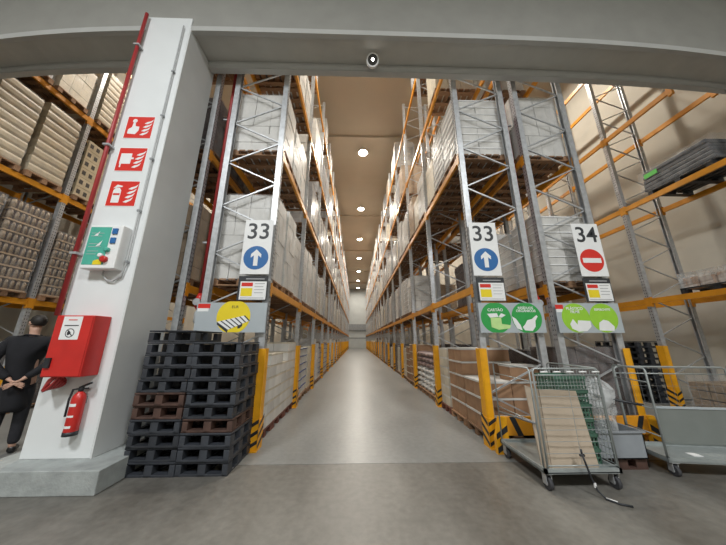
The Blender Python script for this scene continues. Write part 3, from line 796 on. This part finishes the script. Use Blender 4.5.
# hose bundle under the cabinet
m = MB()
for k in range(5):
    pts = []
    for i in range(17):
        t = i/16*2*PI; pts.append(((.10-.008*k)*math.cos(t)+.014*k, -.06-.028*k, .058*math.sin(t+.3*k)*(1+.1*k)))
    m.tube(pts, .013, 8)
tag(m.build('fire_hose', 'dkred', loc=(-3.50, YC, 1.03)), 'coil of red fire hose hanging below the hose cabinet', 'hose')
# extinguisher
r = empty('fire_extinguisher', (-3.185, YC-.072, .49), 0, 'red fire extinguisher hanging low on the pillar', 'fire extinguisher')
MB().tube([(0,0,0),(0,0,.02),(0,0,.36),(0,0,.40),(0,0,.43),(0,0,.445)], [.056,.063,.063,.054,.03,.02], 20).build('cylinder', 'red', r)
MB().tube([(0,0,-.012),(0,0,.03)], .066, 20).build('base_ring', 'blackp', r)
m = MB().tube([(0,0,.44),(0,0,.485)], .024, 10); m.bar((-.02,0,.48),(.11,-.01,.535),.02,.025); m.bar((-.02,0,.465),(.085,-.01,.475),.018,.022); m.build('valve_handle', 'blackp', r)
MB().tube([(-.02,0,.47),(-.08,-.01,.46),(-.09,-.02,.36),(-.085,-.02,.18)], .011, 8).build('discharge_hose', 'blackp', r)
for (z0, z1, n_) in ((.29,.32,5), (.07,.095,5), (.18,.20,4)):
    m = MB(); vs = []
    for i in range(n_+1):
        t = -PI/2-.7+1.3*i/n_; 
        for z in (z0, z1): vs.append((.0645*math.cos(t), .0645*math.sin(t), z))
    m.add(vs, [(2*i, 2*i+2, 2*i+3, 2*i+1) for i in range(n_)]); m.build('white_label', 'signw', r)
MB().box(-.03,.03,.05,.072,.30,.38).build('wall_bracket', 'galvd', r)
# round sensor below the lintel
r = empty('motion_sensor', (.285, 3.80, 6.865), 0, 'small round white sensor with dark lens under the lintel', 'sensor')
m = MB().tube([(0,0,0),(0,0,-.05)], .06, 16); m.build('mount', 'signw', r)
MB().tube([(0,.02,-.10),(0,-.05,-.14)], .12, 24).build('housing', 'signw', r)
MB().tube([(0,-.045,-.137),(0,-.056,-.144)], .093, 24).build('lens', 'glassd', r)
MB().tube([(0,-.054,-.142),(0,-.062,-.147)], .024, 12).build('indicator', M['lamp'], r)

# ------------------------------------------------------------------ roll cages
def wires(p0, ux, uz, nx, nz, w, h, r=.003):
    m = MB(); p0 = Vector(p0); ux = Vector(ux); uz = Vector(uz)
    for i in range(nx+1): a = p0+ux*(w*i/nx); m.bar(a, a+uz*h, r*2)
    for j in range(nz+1): a = p0+uz*(h*j/nz); m.bar(a, a+ux*w, r*2.4)
    return m
def caster(parent, x, y):
    c_ = empty('caster', (x, y, 0)); c_.parent = parent
    MB().tube([(-.018,0,.062),(.018,0,.062)], .062, 18).build('wheel', 'rubber', c_)
    MB().tube([(-.02,0,.062),(.02,0,.062)], .025, 12).build('hub', 'galv', c_)
    m = MB(); m.box(-.032,-.024,-.025,.035,.05,.15); m.box(.024,.032,-.025,.035,.05,.15); m.box(-.04,.04,-.04,.05,.148,.16); m.build('fork', 'galv', c_)
    return c_
# cage one
X0, X1, Ya, Yb = 1.97, 2.79, 3.06, 3.93
r = empty('roll_cage', ((X0+X1)/2, (Ya+Yb)/2, 0), 0, 'wire roll cage holding a cardboard sheet and green crates', 'roll cage')
hx = (X1-X0)/2; hy = (Yb-Ya)/2
m = MB(); m.box(-hx,hx,-hy,hy,.165,.175); m.box(-hx,hx,-hy,-hy+.03,.16,.205); m.box(-hx,hx,hy-.03,hy,.16,.205); m.box(-hx,-hx+.03,-hy,hy,.16,.205); m.box(hx-.03,hx,-hy,hy,.16,.205)
m.build('platform', 'zinc', r)
for x in (-hx+.05, hx-.05):
    for y in (-hy+.06, hy-.06): caster(r, x, y)
def frame(p, q, z0, z1, rr=.009, mids=()):
    m = MB(); p = Vector(p); q = Vector(q); Z = Vector((0,0,1))
    m.tube([p+Z*z0, p+Z*(z1-.03), p+(q-p)*.03+Z*z1, q+(p-q)*.03+Z*z1, q+Z*(z1-.03), q+Z*z0], rr, 8)
    for zz in mids: m.tube([p+Z*zz, q+Z*zz], rr*.7, 6)
    return m
frame((-hx+.04,-hy+.015,0), (hx-.02,-hy+.015,0), .2, 1.19, mids=(1.12,.23)).build('front_frame', 'zinc', r)
mm = wires((-hx+.05,-hy+.015,.23), (1,0,0), (0,0,1), 2, 8, 2*hx-.08, .89, .0018); q = wires((-hx+.05,-hy+.015,.97), (1,0,0), (0,0,1), 20, 2, 2*hx-.08, .15, .0015); mm.add(q.v, q.f); mm.build('front_mesh', 'zinc', r)
frame((hx-.015,-hy+.04,0), (hx-.015,hy-.03,0), .2, 1.19, mids=(.6,)).build('side_frame', 'zinc', r)
wires((hx-.015,-hy+.04,.23), (0,1,0), (0,0,1), 17, 14, 2*hy-.07, .93, .0022).build('side_mesh', 'zinc', r)
frame((-hx+.015,-hy+.04,0), (-hx+.015,hy-.03,0), .2, 1.19, mids=(1.05,.62)).build('side_frame', 'zinc', r)
m = MB(); m.tube([(-hx+.015,-hy+.05,.62),(-hx+.015,hy-.04,.55)], .014, 6); m.build('hinge_bar', 'galvd', r)
m = MB()
for k in range(5): m.tube([(-hx+.12+k*.15,-hy+.0,1.155),(-hx+.20+k*.15,-hy+.0,1.155)], .009, 6)
m.build('latch_hook', 'signw', r)
# cardboard sheet leaning inside the front mesh
m = MB(); m.add([(2.085,3.115,.18),(2.60,3.115,.18),(2.57,3.20,.93),(2.115,3.17,.955),(2.085,3.127,.18),(2.60,3.127,.18),(2.57,3.212,.93),(2.115,3.182,.955)],
                [(0,1,2,3),(7,6,5,4),(0,4,5,1),(1,5,6,2),(2,6,7,3),(3,7,4,0)])
tag(recalc(m.build('cardboard_sheet', 'card')), 'tan cardboard sheet standing inside the wire roll cage', 'cardboard')
m = MB(); m.add([(2.01,3.16,.18),(2.08,3.118,.18),(2.11,3.175,.95),(1.99,3.23,.99),(2.01,3.175,.18),(2.08,3.13,.18),(2.11,3.187,.95),(1.99,3.245,.99)],
                [(0,1,2,3),(7,6,5,4),(0,4,5,1),(1,5,6,2),(2,6,7,3),(3,7,4,0)])
tag(recalc(m.build('cardboard_sheet', 'card')), 'narrow cardboard strip behind the tan sheet in the roll cage', 'cardboard')
def crate_mesh(w, d, h):
    m = MB(); t = .012
    m.box(-w/2, w/2, -d/2, d/2, 0, .015)
    for s_ in (-1, 1):
        m.box(-w/2-.012, w/2+.012, min(s_*d/2, s_*(d/2+t)), max(s_*d/2, s_*(d/2+t)), h-.035, h)
        m.box(min(s_*w/2, s_*(w/2+t)), max(s_*w/2, s_*(w/2+t)), -d/2, d/2, h-.035, h)
        n = 10
        for i in range(n+1):
            x = -w/2+w*i/n; m.box(x-.007, x+.007, min(s_*(d/2-.008), s_*d/2), max(s_*(d/2-.008), s_*d/2), 0, h-.03)
        for i in range(9):
            y = -d/2+d*i/8; m.box(min(s_*(w/2-.008), s_*w/2), max(s_*(w/2-.008), s_*w/2), y-.007, y+.007, 0, h-.03)
        for z in (.05, .10): m.box(-w/2, w/2, min(s_*(d/2-.008), s_*d/2), max(s_*(d/2-.008), s_*d/2), z, z+.014); m.box(min(s_*(w/2-.008), s_*w/2), max(s_*(w/2-.008), s_*w/2), -d/2, d/2, z, z+.014)
    return m
c0 = None
for k in range(6):
    if c0 is None: c0 = o = crate_mesh(.36, .32, .15).build('green_crate', 'crate')
    else: o = c0.copy(); COL.objects.link(o)
    o.location = (2.555+R.uniform(-.008,.008), 3.40, .177+k*.152)
    tag(o, 'green slatted plastic crate, %s from the bottom in the roll cage' % ORD[k], 'crate', 'green crates in the roll cage')
# strap
m = MB().tube([(2.36,3.02,.36),(2.365,3.0,.28),(2.385,2.99,.17),(2.41,2.97,.06),(2.44,2.92,.012),(2.50,2.84,.010),(2.58,2.80,.010)], .009, 6)
o = m.build('strap', 'blackp'); tag(o, 'black strap with pale buckle trailing from the roll cage to floor', 'strap')
MB().cbox((2.40,2.975,.10),(.02,.012,.04)).build('buckle', 'signw', o); m = MB().tube([(2.335,3.02,.345),(2.385,3.02,.345)], .012, 6); m.tube([(2.36,3.02,.40),(2.36,3.02,.34)], .009, 6); m.build('hook', 'blackp', o)
MB().tube([(2.44,2.918,.0225),(2.49,2.853,.0205)], .004, 6).build('white_stripe', 'signw', o)
# cage two
X0, X1, Ya, Yb = 3.60, 5.05, 3.31, 3.85
r = empty('roll_cage', ((X0+X1)/2+.03, (Ya+Yb)/2-.09, 0), -.14, 'wide roll cage with a grey lower sheet cut by the photo edge', 'roll cage')
hx = (X1-X0)/2; hy = (Yb-Ya)/2
m = MB(); m.box(-hx,hx,-hy,hy,.150,.16); m.box(-hx,hx,-hy,-hy+.03,.145,.195); m.box(-hx,hx,hy-.03,hy,.145,.195); m.box(-hx,-hx+.03,-hy,hy,.145,.195); m.box(hx-.03,hx,-hy,hy,.145,.195)
m.build('platform', 'zinc', r)
for x in (-hx+.07, hx-.05):
    for y in (-hy+.04, hy-.06): caster(r, x, y).scale = (1,1,.93)
frame((-hx+.015,-hy+.02,0), (-hx+.015,hy-.02,0), .16, 1.16, .011, mids=(1.0,.7,.4)).build('side_frame', 'zinc', r)
frame((hx-.015,-hy+.02,0), (hx-.015,hy-.02,0), .16, 1.16, .011, mids=(1.0,.7,.4)).build('side_frame', 'zinc', r)
frame((-hx+.03,hy-.015,0), (hx-.03,hy-.015,0), .16, 1.14, .012, mids=(1.05,)).build('back_frame', 'zinc', r)
wires((-hx+.03,hy-.015,.66), (1,0,0), (0,0,1), 14, 2, 2*hx-.06, .46, .0012).build('back_mesh', 'galvd', r)
MB().box(-hx+.40,hx-.04,hy-.045,hy-.03,.19,.61).build('back_sheet', 'sheet', r)
MB().box(-hx+.40,hx-.04,hy-.055,hy-.025,.61,.635).build('sheet_rim', 'signgrey', r)
MB().box(-.3,-.2,-.1,0,.161,.166).build('paper_scrap', 'signw', r)
# grey bin between the cages
floor_pallet(3.22, 3.76, 'low dark brown pallet on the floor between the roll cages', 'rustp', .62, .50)
r = empty('grey_bin', (3.22, 3.70, .127), 0, 'grey plastic bin standing between the two roll cages', 'bin')
m = MB(); w, d, h = .60, .46, .30; t = .012
m.box(-w/2,w/2,-d/2,d/2,0,t); m.box(-w/2,w/2,-d/2,-d/2+t,0,h); m.box(-w/2,w/2,d/2-t,d/2,0,h); m.box(-w/2,-w/2+t,-d/2,d/2,0,h); m.box(w/2-t,w/2,-d/2,d/2,0,h); m.build('bin_body', 'grybin', r)
m = MB(); m.box(-w/2-.02,w/2+.02,-d/2-.02,-d/2,h-.02,h); m.box(-w/2-.02,w/2+.02,d/2,d/2+.02,h-.02,h); m.box(-w/2-.02,-w/2,-d/2,d/2,h-.02,h); m.box(w/2,w/2+.02,-d/2,d/2,h-.02,h); m.build('rim', 'grybin', r)
# crumpled clear bag in the bin
rr_ = random.Random(3); m = MB(); n = 18; rings = 12; vs = []
for a in range(rings+1):
    t = a/rings; rad = .06+.13*t**.8 if t < .85 else .19*(1-(t-.85)*5.5)+.01; z = .02+.86*t
    for k in range(n):
        th = 2*PI*k/n; e = 1+rr_.uniform(-.22, .22); vs.append((rad*e*math.cos(th)-.06*t+.03, rad*.8*e*math.sin(th), z+rr_.uniform(-.02, .02)))
m.add(vs, [(a*n+k, a*n+(k+1)%n, (a+1)*n+(k+1)%n, (a+1)*n+k) for a in range(rings) for k in range(n)] + [list(range(n))[::-1]], 0, False)
tag(m.build('plastic_bag', 'bag', loc=(3.24, 3.66, .14)), 'crumpled clear plastic bag standing in the grey bin', 'bag')
tag(MB().tube([(3.12,3.60,.80),(3.62,3.52,.71),(3.66,3.51,.705)], .016, 8).build('rod', 'blackp'), 'dark rod bridging the plastic bag and wide roll cage', 'rod')

# ------------------------------------------------------------------ goods by the beige wall
r = empty('wrapped_trays', (7.8, 4.92, 2.501), 0, 'low film-wrapped brown packs on a black pallet, first shelf by beige wall', 'pallet load')
m = MB()
for i in range(4):
    for j in range(4):
        m.cbox((-.36+i*.24, -.42+j*.28, .22), (.22, .25, .2+.05*((i+j)%2)))
m.build('packs', 'brown', r, bevel=.02)
pallet_mb(1.04, 1.2).build('pallet', 'blackp', r)
o = film_mb(.32, 1.0, 1.16, 5).build('stretch_film', 'bag', r)
r = empty('wrapped_sheets', (7.8, 4.95, 4.981), 0, 'black film-wrapped bundle with green tag on the second wall shelf', 'pallet load')
m = MB()
for k in range(5):
    e = R.uniform(-.02,.02); m.cbox((e, e, .19+k*.10), (1.0, 1.35-.03*k, .09))
m.build('bundles', 'dark' if False else 'greyp', r, bevel=.02); pallet_mb(1.04, 1.2).build('pallet', 'blackp', r)
film_mb(.55, 1.04, 1.4, 6).build('stretch_film', 'film', r)
MB().box(-.545,-.535,.28,.56,.45,.56).build('green_tag', 'lime2', r)
r = empty('tray_goods', (7.8, 5.1, 0), 0, 'low film-wrapped brown trays on the floor beneath the wall rack', 'pallet load')
m = MB()
for k in range(3):
    for j in range(5): m.cbox((0, -.66+j*.33, .22+k*.17), (.98, .31, .15))
m.build('trays', 'bottle', r, bevel=.01); film_mb(.62, 1.02, 1.62, 8).build('stretch_film', 'film', r); pallet_mb(1.04, 1.62).build('pallet', 'blackp', r)

# ------------------------------------------------------------------ lamps
LZ = 12.15
def lamp_proto():
    r = empty('high_bay_lamp', (0,0,-50))
    MB().tube([(0,0,.02),(0,0,.12),(0,0,.2)], [.265,.24,.08], 20).build('housing', 'galvd', r)
    MB().tube([(0,0,0),(0,0,.02)], .25, 20).build('diffuser', M['lamp'], r)
    MB().tube([(0,0,.2),(0,0,.45)], .012, 6).build('suspension', 'galvd', r)
    return r
lp = lamp_proto(); fst = True
rows = [(.33, 'above the aisle', [12.86+i*6.72 for i in range(7)]), (-5.6, 'above the aisle behind the pillar', [8+i*8 for i in range(4)]), (5.75, 'above the aisle of sign 34', [8+i*8 for i in range(4)])]
for (x, nm, ys) in rows:
    for i, y in enumerate(ys):
        o = lp if fst else dup(lp); fst = False
        o.location = (x, y, LZ); tag(o, 'round glowing high bay lamp %s, %s from the front' % (nm, ORD[i]), 'lamp', 'high bay lamps '+nm)
        ld = bpy.data.lights.new('lamp_light', 'AREA'); ld.shape = 'DISK'; ld.size = .4; ld.energy = 320 if abs(x) > 1 else 340; ld.color = (1, .93, .82)
        lo = bpy.data.objects.new('lamp_light', ld); COL.objects.link(lo); lo.location = (x, y, LZ-.03)
# front of the aisle (lamp hidden above the lintel) and hall lamps behind the camera
o = dup(lp, (.33, 5.8, LZ), label='round high bay lamp just inside the lintel, nearest of the aisle row', group='high bay lamps above the aisle')
ld = bpy.data.lights.new('lamp_light', 'AREA'); ld.shape = 'DISK'; ld.size = .4; ld.energy = 330; ld.color = (1, .93, .82)
lo = bpy.data.objects.new('lamp_light', ld); COL.objects.link(lo); lo.location = (.33, 5.8, LZ-.03)
for (x, y, e) in ((-4, -3.5, 820), (4, -4.5, 820)):
    r = empty('ceiling_panel_lamp', (x, y, 9.15), 0, 'square hall lamp above the %s behind the viewer' % ('pillar side' if x < 0 else 'roll cage side'), 'lamp')
    MB().box(-.8,.8,-.8,.8,0,.05).build('housing', 'galvd', r)
    ld = bpy.data.lights.new('panel_light', 'AREA'); ld.shape = 'SQUARE'; ld.size = 1.5; ld.energy = e; ld.color = (.95, .98, 1)
    lo = bpy.data.objects.new('panel_light', ld); COL.objects.link(lo); lo.location = (x, y, 9.12)
w = bpy.data.worlds.new('world'); SC.world = w; w.use_nodes = True
w.node_tree.nodes['Background'].inputs[0].default_value = (.8, .85, 1, 1); w.node_tree.nodes['Background'].inputs[1].default_value = .05

# ------------------------------------------------------------------ the standing man
def skin_obj(name, verts, edges, radii, mt, parent, root=0, sub=2):
    me = bpy.data.meshes.new(name); me.from_pydata(verts, edges, []); me.materials.append(M[mt])
    o = bpy.data.objects.new(name, me); COL.objects.link(o)
    if parent: o.parent = parent
    sk = o.modifiers.new('skin', 'SKIN'); sk.use_smooth_shade = True
    lay = me.skin_vertices[0].data
    for i, rr in enumerate(radii):
        lay[i].radius = rr if isinstance(rr, tuple) else (rr, rr); lay[i].use_root = (i == root)
    sb = o.modifiers.new('sub', 'SUBSURF'); sb.levels = sub; sb.render_levels = sub
    return o
class Sk:
    def __init__(s): s.v = []; s.e = []; s.r = []
    def p(s, co, r, prev=None):
        s.v.append(co); s.r.append(r); i = len(s.v)-1
        if prev is not None: s.e.append((prev, i))
        return i
    def chain(s, prev, *ps):
        for co, r in ps: prev = s.p(co, r, prev)
        return prev
man = empty('person', (-4.84, 4.12, 0), .72, 'person in a black suit seen from behind, hands clasped behind the back', 'person')
hd = Vector((-.45, .89, 0)).normalized(); hr = Vector((hd.y, -hd.x, 0))     # head turned to the left
def H(fwd, side, z): v = hd*fwd + hr*side; return (v.x, .01+v.y, z)
b = Sk()
pel = b.p((0,0,.98), (.14,.095)); sp = b.p((0,.01,1.20), (.125,.085), pel); ch = b.p((0,.01,1.42), (.15,.095), sp)
nk = b.p((0,0,1.60), .05, ch)
j = b.p(H(.02,0,1.70), (.066,.072), nk); hm = b.p(H(.01,0,1.775), (.078,.092), j); ht = b.p(H(-.005,0,1.845), (.055,.065), hm)
b.p(H(.105,0,1.745), .014, j)
for s in (-1, 1): b.p(H(-.005, s*.088, 1.755), (.012,.022), hm)
for s in (-1, 1):
    hipj = b.p((s*.09,0,.92), .085, pel)
    ank = b.chain(hipj, ((s*.10,.01,.52), .058), ((s*.11,-.02,.11), .04)); b.chain(ank, ((s*.115,.05,.045), .035), ((s*.13,.15,.03), .028))
    sh = b.p((s*.185,0,1.50), .058, ch)
    wr = b.chain(sh, ((s*.29,-.08,1.22), .042), ((s*.075,-.225,.985), .027))
    palm = b.chain(wr, ((s*.02,-.240,.945), (.034,.016)), ((-s*.02,-.247,.915), (.036,.014)))
    for q in range(4):
        z0 = .935-.018*q; ln = (.9, 1.0, .95, .78)[q]
        b.chain(palm, ((-s*.045, -.253-.006*(s+1), z0), .0085), ((-s*(.045+.03*ln), -.260-.006*(s+1), z0-.010), .008), ((-s*(.045+.05*ln), -.247, z0-.022), .0068))
    b.chain(wr, ((s*.03,-.260,.965), .011), ((-s*.005,-.271,.955), .009), ((-s*.03,-.273,.948), .0075))
body = skin_obj('body', b.v, b.e, b.r, 'skin', man, 0)
c_ = Sk()
qb = c_.p((.03,-.005,.53), (.20,.13)); q0 = c_.p((.03,-.005,.60), (.235,.15), qb); q1 = c_.p((0,0,.95), (.215,.14), q0); q2 = c_.p((-.02,.01,1.20), (.205,.135), q1); q3 = c_.p((-.03,.0,1.42), (.225,.14), q2)
q4 = c_.p((0,-.005,1.555), (.09,.075), q3); c_.p((0,-.005,1.60), (.062,.06), q4)
for s in (-1, 1): c_.chain(q3, ((s*.20,-.005,1.49), .09), ((s*.30,-.085,1.22), .07), ((s*.15,-.195,1.06), .054), ((s*.075,-.232,1.0), .044))
skin_obj('jacket', c_.v, c_.e, c_.r, 'suit', man, 2)
t_ = Sk(); p0 = t_.p((0,0,.95), (.15,.11))
for s in (-1, 1): t_.chain(p0, ((s*.09,0,.82), .10), ((s*.105,.01,.50), .078), ((s*.115,-.02,.10), .062))
skin_obj('trousers', t_.v, t_.e, t_.r, 'trou', man, 0)
for s in (-1, 1):
    k_ = Sk(); a0 = k_.p((s*.115,-.05,.05), .047); k_.chain(a0, ((s*.12,.05,.048), .046), ((s*.135,.17,.036), .034)); skin_obj('shoe', k_.v, k_.e, k_.r, 'shoe', man, 0)
m = MB(); n = 18; rg = 9; vs = []
for a in range(rg+1):
    ph = a/rg*PI*.74
    for k in range(n):
        th = 2*PI*k/n; fw = math.cos(th); sd = math.sin(th)
        lim = ph*(1-.52*max(0, fw+.25)/1.25) ; rx = .088; ry = .106; rz_ = .10
        m_ = H(-.012+ry*math.sin(lim)*fw, rx*math.sin(lim)*sd, 1.785+rz_*math.cos(lim)); vs.append(m_)
m.add(vs, [(a*n+k, a*n+(k+1)%n, (a+1)*n+(k+1)%n, (a+1)*n+k) for a in range(rg) for k in range(n)], 0, True)
hr_ = m.build('hair', 'hair', man); sf = hr_.modifiers.new('thick', 'SOLIDIFY'); sf.thickness = .012
for s in (-1, 1):
    MB().tube([H(.082, s*.030, 1.775), H(.092, s*.030, 1.775)], .009, 8).build('eye', 'blackp', body)
MB().tube([H(.085,-.022,1.705), H(.092,0,1.705), H(.085,.022,1.705)], .006, 6).build('mouth', 'signred', body)

vs_ = SC.view_settings; vs_.view_transform = 'Standard'; vs_.look = 'None'; vs_.gamma = 1; vs_.use_curve_mapping = False; vs_.exposure = 0.12
SC.cycles.use_denoising = True
SC.cycles.max_bounces = 8; SC.cycles.diffuse_bounces = 4; SC.cycles.glossy_bounces = 3; SC.cycles.transparent_max_bounces = 10
SC.cycles.sample_clamp_indirect = 6
